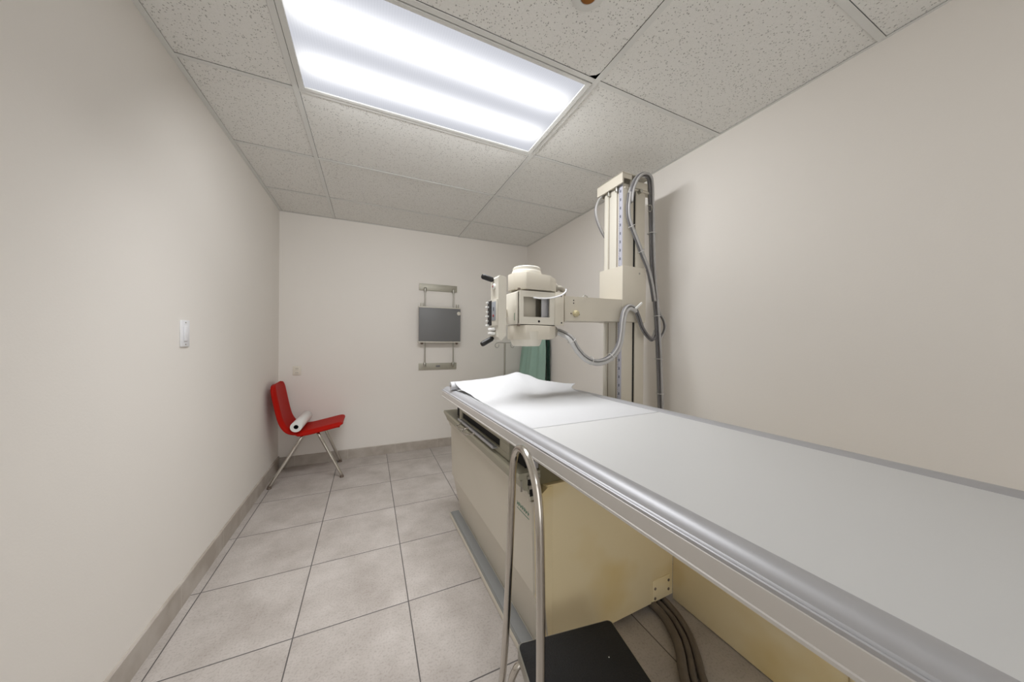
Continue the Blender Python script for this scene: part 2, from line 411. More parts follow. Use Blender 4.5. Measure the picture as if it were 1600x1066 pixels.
for dz in (-.019, .019):
    f = obj('socket', B(-.014, dz-.013, .014, dz+.013, .005, .0075, .003), M_plate, t)
    bm = new(); 
    for dx in (-.006, .006): box(bm, (-.602+dx-.0012, YF-.0074, .873+dz-.003), (-.602+dx+.0012, YF-.0082, .873+dz+.005))
    obj('slot', bm, M_dark, f)
sw = (XL, 1.852, 1.188)
t = thing('light_switch', 'narrow white light switch plate on the left wall', 'switch', sw)
obj('cover_plate', bx((XL, 1.817, 1.130), (XL+.006, 1.887, 1.246), .002), M_plate2, t)
tg = obj('rocker', bx((XL+.006, 1.836, 1.155), (XL+.010, 1.868, 1.221), .002), M_plate2, t)
for z in (1.140, 1.236): screw(t, (XL+.006, 1.852, z), (1, 0, 0), .003, M_steel)

# ================================================================ radiography table
TH = math.radians(1.3)
tab = thing('xray_table', 'cream radiography table with white top, aluminium rails and a floor pedestal', 'examination table', (.462, 0, 0), TH)
def tz(v, z): return z - .0050*v        # the top falls a little towards its far end
Y0, Y1, TW_ = -.42, 1.985, .752         # near end, far end, width
def tprism(prof, y0, y1, tilt=True):
    bm = new(); n = len(prof)
    A = [bm.verts.new((p[0], y0, tz(y0, p[1]) if tilt else p[1])) for p in prof]
    B = [bm.verts.new((p[0], y1, tz(y1, p[1]) if tilt else p[1])) for p in prof]
    for i in range(n): bm.faces.new((A[i], A[(i+1) % n], B[(i+1) % n], B[i]))
    bm.faces.new(A[::-1]); bm.faces.new(B); return bm
ZT = .875
top = obj('tabletop', tprism([(.060, ZT-.030), (TW_-.060, ZT-.030), (TW_-.060, ZT-.001), (.060, ZT-.001)], Y0+.005, Y1-.01), M_top, tab, False, True)
# rail: rounded shoulder, bead and groove, with a pale fascia strip below
rp = [(.065, -.0055), (.0645, -.0004), (.060, .0018), (.052, .0048), (.043, .0070), (.034, .0074), (.026, .0056), (.020, .0022), (.0155, -.0030), (.0125, -.0078), (.0100, -.0092), (.0075, -.0094), (.0055, -.0086), (.0035, -.0078),
      (.0012, -.0088), (.0010, -.014), (.064, -.014)]
fpz = [(.0010, -.0142), (-.0004, -.0150), (-.0008, -.020), (-.0002, -.044), (-.0020, -.0455), (-.0020, -.0505), (.004, -.052), (.064, -.052), (.064, -.0142)]
for mir in (0, 1):
    q = (lambda u: TW_-u) if mir else (lambda u: u)
    rl_ = obj('side_rail', tprism([(q(u), ZT+z) for u, z in rp][::-1 if mir else 1], Y0, Y1), M_alu, tab, 25, True)
    obj('fascia', tprism([(q(u), ZT+z) for u, z in fpz][::-1 if mir else 1], Y0, Y1-.004), M_fascia, rl_, 30, True)
obj('end_trim', bx((.064, Y1-.012, tz(Y1, ZT)-.050), (TW_-.064, Y1, tz(Y1, ZT)-.003), .002), M_alu, tab, 40, True)
obj('end_trim', bx((.064, Y0, tz(Y0, ZT)-.050), (TW_-.064, Y0+.006, tz(Y0, ZT)-.003), .002), M_alu, tab, 40, True)
# spot of dirt on the laminate
# carriage and bucky
CY0, CY1 = .967, 2.035
obj('carriage', bx((.115, CY0+.012, .652), (.70, 1.86, .812), .003), mat('enamel_painted_shade', rgb(116, 108, 80), .45), tab, 40, True)  # carriage enamel darkened: shade under the top put into its colour
obj('gap_shade', bx((.070, CY0+.030, .7135), (.114, 1.87, .808), .002), M_dark, tab, 40, True)  # dark block painted in for the shade of the gap under the top
obj('carriage_end_strip', bx((.098, CY0+.008, .715), (.112, CY0+.014, .815), .001), M_alu, tab, 40, True)
# bucky box: a face with a slot in it
bz0, bz1, by0, by1 = .7145, .7905, 1.075, 1.735
sz0, sz1, sy0, sy1 = .738, .772, 1.165, 1.690
bm = new()
for a, b in (((by0, bz0), (by1, sz0)), ((by0, sz1), (by1, bz1)), ((by0, sz0), (sy0, sz1)), ((sy1, sz0), (by1, sz1))):
    box(bm, (.044, a[0], a[1]), (.066, b[0], b[1]), .0008, 1)
bk = obj('bucky_frame', bm, M_hall, tab, 40, True)
obj('slot', bx((.052, sy0+.001, sz0+.001), (.068, sy1-.001, sz1-.001)), M_dark, tab, False, True)
bm = new(); box(bm, (.024, sy0+.02, sz0-.008), (.052, sy1-.005, sz0-.004), .001); box(bm, (.020, sy0+.02, sz0-.008), (.024, sy1-.005, sz0+.004), .001)
tr = obj('cassette_tray', bm, M_alu, tab, 40, True)
for yy in (1.50, 1.60):
    bm = new(); sweep(bm, smoothpts([(.022, yy+.02, sz0-.004), (.004, yy, sz0-.010), (-.012, yy-.005, sz0-.012), (-.020, yy-.045, sz0-.012), (-.012, yy-.085, sz0-.010), (.006, yy-.09, sz0-.008), (.022, yy-.10, sz0-.004)], 5), .0035, 8)
    obj('tray_lever', bm, M_chrome, tr, 40, True)
for zz in (.742, .780): screw(tab, (.044, by0+.012, zz), (-1, 0, 0), .004, M_steel, local=True)
# upper housing rail on the pedestal
up = [(.028, .712), (.026, .700), (.030, .692), (.046, .660), (.048, .652), (.058, .648), (.060, .640), (.070, .634), (.072, .612), (.100, .612), (.100, .640), (.112, .648), (.112, .712)]
obj('housing_cover', tprism(up, CY0-.004, CY1, False), M_hall, tab, 30, True)
obj('housing_strip', tprism([(.0475, .6535), (.0600, .6495), (.0635, .6385), (.0715, .6345), (.0735, .6125), (.068, .6115), (.060, .634), (.050, .648)], CY0-.006, CY1+.001, False), M_cream, tab, 30, True)
bm = new(); box(bm, (.034, CY0-.0075, .652), (.040, CY0-.0035, .690)); box(bm, (.064, CY0-.010, .655), (.110, CY0-.003, .668)); box(bm, (.058, CY0-.009, .690), (.110, CY0-.003, .701))
obj('extrusion_end', bm, M_steel, tab, 40, True)
bm = new(); box(bm, (.062, CY0-.0045, .668), (.108, CY0-.0038, .690)); box(bm, (.070, CY0-.0065, .628), (.112, CY0-.0035, .652)); obj('extrusion_recess', bm, M_dark, tab, 40, True)
# front panel, sloping plinth
fp = [(.075, .609), (.085, .285), (.094, .285), (.084, .609)]
pn = obj('front_panel', tprism(fp, CY0-.010, CY1, False), M_cream, tab, 30, True)
obj('plinth', tprism([(.088, .284), (.142, .028), (.160, .028), (.130, .284)], CY0-.004, CY1-.02, False), M_cream, tab, 30, True)
screw(tab, (.104, 1.13, .215), (-1, 0, -.2), .003, M_steel, local=True)
# pedestal body with yellowed near end
obj('pedestal_body', bx((.146, CY0+.004, .026), (.8215, CY1-.02, .648), .002), M_stain, tab, 40, True)
obj('pedestal_body', extr(new(), [(.098, .288), (.098, .604), (.150, .642), (.170, .642), (.170, .030), (.158, .030)], 'y', CY0+.002, CY1-.03), M_stain, tab, 30, True)
obj('end_flange', tprism([(.0945, .284), (.0855, .606), (.100, .606), (.108, .284), (.160, .030), (.146, .030)], CY0-.008, CY0+.002, False), M_stain, tab, 30, True)
for u, z in ((.705, .088), (.705, .045), (.790, .100), (.790, .060)):
    bm = new(); lathe(bm, [(.006, 0), (.006, .002), (.003, .0035)], (u, CY0+.001, z), (0, -1, 0), 12); obj('rivet', bm, M_rubber, tab, 40, True)
obj('lower_plate', bx((.690, CY0+.001, .030), (.797, CY0+.0045, .125), .001), M_stain, tab, 40, True)
# wall side panel with end post
obj('wall_side_panel', bx((.822, .40, .004), (.850, CY0+.004, .62), .002), M_stain, tab, 40, True)
obj('corner_post', bx((.818, .372, .004), (.856, .399, .62), .003), M_stain, tab, 40, True)
# floor track beside the pedestal
ft = obj('floor_track', tprism([(.078, .002), (.078, .018), (.082, .026), (.142, .026), (.142, .002)], .93, 2.06, False), M_cream, tab, 30, True)
bm = new(); box(bm, (.090, .935, .026), (.138, 2.055, .0285), .0008)
for k in range(4): box(bm, (.0805+.0026*k, .935, .0262), (.0818+.0026*k, 2.055, .0278))
obj('tread_strip', bm, mat('ribbed_grey_vinyl', rgb(140, 141, 140), .55, 0, .3, 200), ft, 40, True)
# green maker's lettering on the near end of the front panel (too small to read in the photograph)
bm = new(); v = .978
def pu(z): return .075+(.609-z)/(.609-.285)*.010-.0006
for k, (wd, shape) in enumerate([(.009, 'd'), (.010, 'b'), (.010, 'd'), (.010, 'b'), (.009, 'b'), (.010, 'd'), (.008, 'd')]):
    y = v+.014*(6-k); z0 = .548; h = .016; s = .0024
    def bar(a, b, c, d): box(bm, (pu(z0)-.0004, y+a, z0+c), (pu(z0)+.001, y+b, z0+d))
    bar(wd-s, wd, 0, h)
    bar(0, wd*.8, h*.3, h*.7)
    if shape == 'b': bar(0, wd, h-s, h)
    if shape == 'd': bar(0, wd, h/2-s/2, h/2+s/2)
    pass
    pass
box(bm, (pu(.538)-.0004, v, .5375), (pu(.538)+.001, v+.094, .5395))
obj('lettering', bm, M_green, pn, False, True)

# ================================================================ tube stand
st = thing('tube_stand', 'tall cream column stand with sliding arm, cables and x-ray tube head over the table', 'x-ray stand', (1.44, 1.49, 0))
X0, X1, Ya, Yb = 1.352, 1.530, 1.412, 1.575
ZTOP = 2.10
# column core with its channels
bm = new()
box(bm, (X0, Ya+.002, .03), (X0+.083, Yb, ZTOP), .002)
box(bm, (X0+.103, Ya+.004, .03), (X1, Yb, ZTOP), .002)
box(bm, (X0+.08, Ya+.06, .03), (X0+.106, Yb, ZTOP))
obj('column', bm, M_cream, st)
obj('slot', bx((X0+.0832, Ya+.010, .03), (X0+.1028, Ya+.0595, ZTOP-.001)), M_dark, st, False)  # near-black filler gives the channel its shade by colour
bm = new(); box(bm, (X0-.004, 1.463, .03), (X0+.002, 1.524, ZTOP-.002), .0015); box(bm, (X0-.003, 1.540, .03), (X0+.002, 1.568, ZTOP-.002), .0015)
obj('guide_strip', bm, M_cream2, st)
bm = new()
for y in (1.459, 1.530): box(bm, (X0-.0008, y-.002, .03), (X0+.001, y+.002, ZTOP-.001))
obj('guide_groove', bm, M_rubber, st, False)
me = obj('height_scale', bx((X0-.0025, 1.416, .05), (X0+.001, 1.447, ZTOP-.004)), None, st, False)
me.data.transform(Matrix.Translation((0, -(1.416-1.49), 0))); me.location = (0, 1.416-1.49, 0); me.data.materials.append(M_ruler)
obj('base_plate', bx((X0-.02, Ya-.03, 0), (X1+.05, Yb+.04, .032), .004), M_cream, st)
# top cap
bm = new(); box(bm, (1.325, 1.392, 2.088), (1.335, 1.612, 2.150)); box(bm, (1.325, 1.392, 2.147), (1.535, 1.612, 2.152)); box(bm, (1.335, 1.395, 2.120), (1.400, 1.400, 2.150)); box(bm, (1.335, 1.606, 2.088), (1.535, 1.612, 2.150)); box(bm, (1.40, 1.402, 2.083), (1.535, 1.41, 2.125))
obj('top_cap', bm, M_cream, st, 30)
obj('top_bracket', bx((1.36, Ya-.004, 2.072), (1.60, 1.452, 2.083), .001), M_cream, st)
for y in (1.452, 1.518):
    bm = new(); box(bm, (1.330, y-.007, 2.058), (1.346, y+.007, 2.092), .003); obj('cable_clip', bm, M_steel, st)
bm = new(); lathe(bm, [(.012, -.012), (.012, .012)], (1.475, 1.404, 2.070), (0, 1, 0), 16); obj('pulley', bm, M_steel, st)
bm = new(); sweep(bm, smoothpts([(1.545, 1.41, 2.00), (1.565, 1.405, 2.005), (1.575, 1.405, 1.985), (1.560, 1.405, 1.965), (1.545, 1.41, 1.968)], 5), .0025, 8); obj('hook', bm, M_steel, st)
# carriage
bm = new(); box(bm, (1.338, 1.398, 1.283), (1.526, 1.600, 1.612), .004, 2)
ca = obj('arm_carriage', bm, M_cream, st)
screw(ca, (1.470, 1.398, 1.575), (0, -1, 0), .006, M_steel)
bm = new(); cyl(bm, (1.512, 1.42, 1.283), (1.512, 1.42, 1.245), .004, 10); obj('stop_pin', bm, M_blk, ca)
# arm
bm = new(); extr(bm, [(.942, 1.276), (1.345, 1.284), (1.345, 1.412), (.942, 1.407)], 'y', 1.400, 1.560); bevel_all(bm, .003)
arm = obj('arm', bm, M_cream, st)
bm = new(); lathe(bm, [(.014, 0), (.018, .004), (.018, .014), (.014, .018), (.013, .024), (.008, .026)], (1.008, 1.400, 1.316), (0, -1, 0), 10)
obj('knob', bm, mat('amber_knob', rgb(196, 184, 146), .4, 0, 0, 60, .15, 40), arm, 30)
for dx in (-.026, .027): screw(arm, (1.008+dx, 1.400, 1.316-.004*(dx > 0)), (0, -1, 0), .004, M_rubber)
for z in (1.373, 1.384-.023): pass
for z in (1.372, 1.387): screw(arm, (.998, 1.400, z), (0, -1, 0), .0035, M_blk)
bm = new(); sweep(bm, smoothpts([(1.090, 1.44, 1.408), (1.094, 1.44, 1.420), (1.106, 1.44, 1.424), (1.118, 1.44, 1.419), (1.122, 1.44, 1.409)], 5), .0035, 8); obj('bail', bm, M_steel, arm)
bm = new(); box(bm, (.926, 1.405, 1.272), (.945, 1.555, 1.412)); obj('swivel', bm, mat('dark_bronze', rgb(120, 108, 82), .5), arm)  # swivel in one even dark bronze
# tube yoke: open box with a window
bm = new(); bx0, bx1, byn, byf, bz0, bz1 = .668, .915, 1.380, 1.530, 1.250, 1.416
wx0, wx1, wz0, wz1 = .688, .838, 1.287, 1.386
for a, b in (((bx0, bz0), (bx1, wz0)), ((bx0, wz1), (bx1, bz1)), ((bx0, wz0), (wx0, wz1)), ((wx1, wz0), (bx1, wz1))):
    box(bm, (a[0], byn, a[1]), (b[0], byn+.010, b[1]))
box(bm, (bx0, byn+.01, bz1-.006), (bx1, byf, bz1)); box(bm, (bx0, byn+.01, bz0), (bx1, byf, bz0+.006)); box(bm, (bx0, byf-.006, bz0+.006), (bx1, byf, bz1-.006)); box(bm, (bx1-.05, byn+.01, bz0+.006), (bx1, byf-.006, bz1-.006))
yk = obj('tube_yoke', bm, M_cream2, st, 30)
obj('yoke_side_plate', bx((.866, 1.374, 1.247), (.920, 1.3795, 1.420), .002), M_cream, yk)
obj('yoke_collimator', bx((.700, 1.440, 1.262), (.790, 1.520, 1.405), .004), M_cream, yk)
obj('yoke_bright_plate', bx((.800, 1.400, 1.262), (.845, 1.404, 1.405), .001), M_alu, yk)
bm = new(); box(bm, (.652, 1.395, 1.248), (.668, 1.520, 1.410), .005, 3); cvp = obj('yoke_cover', bm, M_cream2, yk)
obj('cover_mark', bx((.6505, 1.404, 1.268), (.6525, 1.408, 1.305)), M_green, cvp, False)
screw(yk, (.775, 1.380, 1.266), (0, -1, 0), .006, M_blk); screw(yk, (.905, 1.374, 1.262), (0, -1, 0), .004, M_blk); screw(yk, (.902, 1.374, 1.400), (0, -1, 0), .004, M_blk)
for z in (1.418, 1.240):
    bm = new(); lathe(bm, [(.007, 0), (.007, .010)], (.668, 1.392, z if z > 1.3 else z), (0, 0, 1), 12); obj('thumb_screw', bm, M_rubber, yk)
# tube housing: two faceted horns with round caps
def horn(sgn, name):
    "sgn +1 horn above the yoke, -1 below"
    zb = 1.424 if sgn > 0 else 1.246
    foot = [(.655, 1.500), (.655, 1.425), (.700, 1.374), (.835, 1.374), (.880, 1.394), (.895, 1.412), (.895, 1.498), (.880, 1.514), (.835, 1.536), (.700, 1.536)]
    hgt = []
    for x, y in foot:
        h = (.086 if x < .80 else .078 if x < .85 else .066 if x < .885 else .056) if sgn > 0 else (.073 if x < .84 else .064 if x < .885 else .050)
        hgt.append(h)
    bm = new(); n = len(foot)
    A = [bm.verts.new((x, y, zb)) for x, y in foot]; B = [bm.verts.new((x, y, zb+sgn*h)) for (x, y), h in zip(foot, hgt)]
    for i in range(n): bm.faces.new((A[i], A[(i+1) % n], B[(i+1) % n], B[i]))
    bm.faces.new(A[::-1]); bm.faces.new(B)
    bmesh.ops.recalc_face_normals(bm, faces=bm.faces); bevel_all(bm, .0035, 2, 15)
    h = obj(name, bm, M_cream, st, 30)
    bm = new()
    if sgn > 0: prof = [(.079, .060), (.0785, .088), (.0755, .099), (.0745, .101), (.073, .102), (.0725, .116), (.068, .1205), (.02, .122)]
    else: prof = [(.086, .030), (.084, .070), (.081, .078), (.074, .098), (.068, .105), (.02, .107)]
    lathe(bm, [(r, sgn*z) for r, z in prof], (.742, 1.456, zb), (0, 0, 1), 40); obj('end_cap', bm, M_cream2, h, 35)
    bm = new(); lathe(bm, [(.034, 0), (.034, .006), (.030, .008), (.030, .022), (.026, .026)], (.893, 1.455, zb+sgn*.028), (1, 0, 0), 28); obj('cable_gland', bm, M_gland, h, 35)
horn(1, 'tube_housing'); horn(-1, 'tube_housing')
# control panel
bm = new(); extr(bm, [(.540, 1.185), (.548, 1.172), (.556, 1.168), (.580, 1.192), (.580, 1.462), (.566, 1.470), (.546, 1.470), (.540, 1.462)], 'y', 1.343, 1.440); bevel_all(bm, .003)
cp = obj('control_panel', bm, M_cream2, st, 30)
obj('panel_bracket', extr(new(), [(.560, 1.439), (.652, 1.500), (.652, 1.518), (.560, 1.455)], 'z', 1.290, 1.330), M_cream, cp)
obj('membrane', bx((.5275, 1.350, 1.262), (.5300, 1.398, 1.350), .0005), M_panelgrey, cp)
bm = new(); lathe(bm, [(.006, 0), (.006, .003)], (.5277, 1.372, 1.284), (-1, 0, 0), 12); obj('indicator', bm, M_redm, cp)
bm = new(); box(bm, (.5268, 1.368, 1.306), (.528, 1.376, 1.324)); obj('panel_symbol', bm, M_blk, cp)
obj('display_board', bx((.530, 1.346, 1.238), (.5402, 1.450, 1.362), .002), M_cream2, cp)
obj('display_edge', bx((.526, 1.402, 1.240), (.530, 1.449, 1.358), .001), M_blk, cp)
for k in range(6):
    xx = .513+.003*(k % 2); bm = new(); box(bm, (xx, 1.426+.006*(k % 2), 1.236+.022*k), (.526, 1.446, 1.245+.022*k), .002); obj('button', bm, M_wht, cp)
bm = new(); lathe(bm, [(.014, 0), (.012, .008)], (.540, 1.395, 1.425), (-1, 0, 0), 16); dl = obj('dial', bm, M_wht, cp)
bm = new(); lathe(bm, [(.005, .008), (.004, .010)], (.540, 1.395, 1.425), (-1, 0, 0), 12); obj('dial_mark', bm, M_redm, dl)
for z in (1.203, 1.222):
    bm = new(); box(bm, (.520, 1.372, z-.008), (.540, 1.430, z+.006), .004); obj('clamp_block', bm, M_wht, cp)
for za, zb_ in ((1.458, 1.470), (1.182, 1.148)):
    bm = new(); a = V((.545, 1.415, za)); b = V((.478, 1.40, zb_)); d = (b-a)
    P = [a, a+d*.15, a+d*.16, a+d*.9, a+d*.97, b]; sweep(bm, P, [.008, .008, .0125, .0125, .010, .004], 16); obj('handle', bm, M_blk, cp)

# ---- cables of the stand
def cable(P, r, m=M_hose, sub=6, name='cable', off=(0, 0)):
    Q = smoothpts(P, sub)
    if off != (0, 0): Q = offs(Q, *off)
    bm = new(); sweep(bm, Q, r, 10); return obj(name, bm, m, st, True)
def tie(p, d, r):
    d = V(d).normalized(); x, y = frame_at(d); bm = new(); p = V(p)
    sweep(bm, [p+(x*math.cos(a)+y*math.sin(a))*r for a in [2*math.pi*k/20 for k in range(21)]], .0022, 6); obj('cable_tie', bm, M_tie, st, True)
H1 = [(.915, 1.455, 1.274-.055), (.935, 1.43, 1.212), (.959, 1.37, 1.180), (.996, 1.36, 1.122), (1.05, 1.36, 1.077), (1.114, 1.36, 1.055), (1.18, 1.36, 1.061), (1.238, 1.36, 1.092), (1.279, 1.36, 1.145), (1.297, 1.36, 1.218), (1.308, 1.362, 1.290), (1.328, 1.366, 1.342), (1.363, 1.37, 1.366), (1.400, 1.372, 1.358), (1.418, 1.372, 1.350)]
cable(H1, .0110, M_hosel, off=(.008, .004)); cable(H1, .0085, M_hosed, off=(-.009, -.003)); cable(H1, .006, M_hose, off=(-.001, -.013))
H2 = [(1.418, 1.374, 1.352), (1.443, 1.378, 1.315), (1.475, 1.38, 1.252), (1.522, 1.385, 1.207), (1.576, 1.40, 1.184), (1.625, 1.425, 1.20), (1.655, 1.435, 1.24)]
cable(H2, .007, M_hosed, off=(.009, .002)); cable(H2, .006, M_hose, off=(-.006, -.004)); cable(H2, .0045, M_hosed, off=(0, .011))
MN = [(1.383, 1.392, 1.980), (1.392, 1.388, 2.058), (1.423, 1.380, 2.128), (1.474, 1.376, 2.162), (1.522, 1.380, 2.152), (1.557, 1.40, 2.106), (1.577, 1.415, 2.035), (1.589, 1.42, 1.938), (1.598, 1.42, 1.701), (1.611, 1.42, 1.544), (1.635, 1.42, 1.385), (1.655, 1.42, 1.185), (1.669, 1.42, .982), (1.676, 1.42, .861), (1.69, 1.42, .60), (1.70, 1.42, .05)]
cable(MN, .008, M_hose, off=(.012, .002)); cable(MN, .0065, M_hosed, off=(-.004, .004)); cable(MN, .007, M_hose, off=(-.016, -.002)); cable(MN, .0045, M_hosed, off=(.003, -.010))
DG = [(1.383, 1.392, 2.04), (1.372, 1.388, 1.985), (1.366, 1.386, 1.940), (1.378, 1.386, 1.873), (1.438, 1.388, 1.77), (1.49, 1.39, 1.682), (1.535, 1.392, 1.608), (1.575, 1.40, 1.52), (1.615, 1.415, 1.42)]
cable(DG, .0075, M_hose, off=(.006, .0)); cable(DG, .0060, M_hosed, off=(-.009, .003))
LB = [(1.645, 1.425, 1.40), (1.670, 1.425, 1.346), (1.704, 1.425, 1.307), (1.717, 1.425, 1.259), (1.700, 1.425, 1.218), (1.668, 1.425, 1.180)]
cable(LB, .0065, M_hosed); cable(LB, .005, M_hose, off=(.013, .004))
LL = [(1.355, 1.585, 2.10), (1.322, 1.590, 2.066), (1.300, 1.590, 2.010), (1.306, 1.590, 1.950), (1.340, 1.592, 1.885), (1.385, 1.592, 1.83), (1.44, 1.590, 1.78)]
cable(LL, .007, M_hose); cable(LL, .0055, M_hosed, off=(.014, .002))
cable([(.915, 1.455, 1.452), (.945, 1.45, 1.455), (.962, 1.45, 1.440), (.966, 1.45, 1.405)], .014, M_gland)
cable([(.962, 1.42, 1.440), (.930, 1.372, 1.436), (.925, 1.366, 1.425), (.897, 1.362, 1.404), (.847, 1.366, 1.388), (.790, 1.372, 1.381), (.74, 1.377, 1.383)], .004, M_plate2)
for p, d, r in (((.966, 1.368, 1.170), (.5, 0, -.7), .022), ((1.085, 1.36, 1.064), (1, 0, -.2), .022), ((1.222, 1.36, 1.080), (1, 0, .5), .022),
                ((1.592, 1.42, 1.84), (0, 0, 1), .025), ((1.642, 1.42, 1.33), (.1, 0, -1), .025), ((1.664, 1.42, 1.06), (0, 0, 1), .024), ((1.678, 1.42, .84), (0, 0, 1), .024), ((1.395, 1.388, 1.845), (.4, 0, -.7), .020), ((1.475, 1.39, 1.71), (.4, 0, -.6), .020)):
    tie(p, d, r)
bm = new(); box(bm, (-.030, -.005, -.006), (.030, .005, .006), .002)
bm.transform(Matrix.Translation((1.418, 1.352, 1.375)) @ Matrix.Rotation(math.radians(-38), 4, 'Y')); obj('cable_clamp', bm, M_wht, st)

# ================================================================ red chair
ch = thing('shell_chair', 'red plastic shell chair on chrome legs in the far left corner', 'chair', (-.45, 3.19, 0))
prof = [(-.692, .800), (-.684, .765), (-.672, .70), (-.655, .61), (-.638, .53), (-.618, .475), (-.585, .430), (-.535, .412), (-.46, .414), (-.38, .428), (-.30, .444), (-.24, .455), (-.213, .452), (-.203, .438)]
P = smoothpts([(x, 0, z) for x, z in prof], 4); N = len(P); W = 24
bm = new(); rows = []
for i, p in enumerate(P):
    s = i/(N-1)
    t0 = (P[min(i+1, N-1)]-P[max(i-1, 0)]).normalized(); nrm = V((t0.z, 0, -t0.x))*-1     # towards sitter
    if nrm.dot(V((1, 0, 1))) < 0: nrm = -nrm
    hw = .185
    if s < .16: hw = .185*math.sqrt(max(.0, 1-((.16-s)/.16)**2.6))*.62+.185*.38 if s > 0 else .085
    if s > .93: hw = .192-.03*((s-.93)/.07)**2
    row = []
    for k in range(W+1):
        q = -1+2*k/W; y = 3.19+q*hw; aq = abs(q)
        curl = -.034*max(0, (aq-.80)/.20)**2 + .016*(aq**2)*(1 if s < .55 else .25)
        pos = p+nrm*curl; row.append(bm.verts.new((pos.x, y, pos.z)))
    rows.append(row)
for i in range(N-1):
    for k in range(W): bm.faces.new((rows[i][k], rows[i][k+1], rows[i+1][k+1], rows[i+1][k]))
sh = obj('seat_shell', bm, M_red, ch, True)
md = sh.modifiers.new('thickness', 'SOLIDIFY'); md.thickness = .006; md.offset = -1
def leg(a, b, c):
    bm = new(); sweep(bm, smoothpts([a, b, V(b)*.75+V(c)*.25, V(b)*.4+V(c)*.6, c], 5), .0122, 12); o = obj('leg', bm, M_chrome, ch, True)
    bm = new(); lathe(bm, [(.015, 0), (.016, .006), (.012, .018)], (c[0], c[1], 0), (0, 0, 1), 14); obj('foot', bm, M_rubber, o)
leg((-.44, 3.16, .400), (-.49, 3.045, .372), (-.700, 2.985, .016)); leg((-.44, 3.22, .400), (-.49, 3.335, .372), (-.705, 3.395, .016))
leg((-.42, 3.16, .404), (-.385, 3.045, .385), (-.205, 3.005, .016)); leg((-.42, 3.22, .404), (-.385, 3.335, .385), (-.245, 3.385, .016))
bm = new(); cyl(bm, (-.49, 3.045, .375), (-.49, 3.335, .375), .009); cyl(bm, (-.385, 3.045, .388), (-.385, 3.335, .388), .009); box(bm, (-.49, 3.13, .378), (-.385, 3.25, .398), .003); obj('under_frame', bm, M_chrome, ch)
# roll on the chair
a = V((-.528, 2.985, .462)); b = V((-.512, 3.36, .470)); d = b-a
t = thing('paper_roll', 'white paper roll lying across the seat of the red chair', 'paper roll', a)
bm = new(); lathe(bm, [(.017, .004), (.017, 0), (.040, 0), (.0415, .002), (.0415, d.length-.002), (.040, d.length), (.017, d.length), (.017, d.length-.004)], a, d, 32, False); obj('paper', bm, M_wht, t)
bm = new(); lathe(bm, [(.0165, .001), (.0145, .001), (.0145, d.length-.001), (.0165, d.length-.001)], a, d, 24, False); obj('core', bm, M_dark, t)

# ================================================================ cassette holder on far wall
wb = thing('cassette_holder', 'grey square cassette panel on steel rods and brackets on the far wall', 'wall bracket', (.68, YF, 1.30))
M_brk = mat('bracket_steel', rgb(176, 172, 158), .45, .35, .1, 60, .04, 20)
for z0, z1 in ((1.692, 1.762), (.845, .915)):
    br = obj('bracket', bx((.476, YF-.012, z0), (.882, YF, z1), .002), M_brk, wb)
    for x in (.500, .858, .512, .846):
        screw(br, (x, YF-.012, z0+.02 if x in (.5, .858) else z1-.015), (0, -1, 0), .005, M_steel)
for x in (.535, .838):
    bm = new(); cyl(bm, (x, YF-.034, .895), (x, YF-.034, 1.712), .0065, 12); obj('rod', bm, M_steel, wb)
    for z in (1.700, .905):
        bm = new(); lathe(bm, [(.013, -.022), (.015, -.006), (.015, .012), (.010, .020)], (x, YF-.030, z), (0, 0, 1), 16); obj('rod_socket', bm, M_steel, wb)
pb = obj('cassette_panel', bx((.466, 3.352, 1.150), (.905, 3.375, 1.505), .004), M_grey, wb)
obj('backing_frame', bx((.474, 3.376, 1.150), (.898, 3.398, 1.510), .003), M_brk, wb)
for z in (1.142, 1.508): obj('edge_channel', bx((.462, 3.350, z-.006), (.905 if z > 1.3 else .900, 3.396, z+.006), .002), M_cream2, wb)
for x in (.500, .878):
    bm = new(); box(bm, (x-.015, 3.370, 1.512), (x-.009, 3.396, 1.552), .002); box(bm, (x+.009, 3.370, 1.512), (x+.015, 3.396, 1.552), .002); obj('clip', bm, M_brk, wb)
for x in (.500, .870):
    bm = new(); lathe(bm, [(.013, 0), (.015, -.012), (.008, -.022)], (x, 3.378, 1.138), (0, 0, 1), 14); obj('lock_knob', bm, M_rubber, wb)
bm = new(); lathe(bm, [(.020, 0), (.020, .004), (.010, .008)], (.884, 3.352, 1.452), (0, -1, 0), 20); obj('badge', bm, M_cream2, wb)
bm = new(); box(bm, (.655, YF-.0135, .872), (.700, YF-.012, .890)); obj('maker_plate', bm, M_hosed, wb)

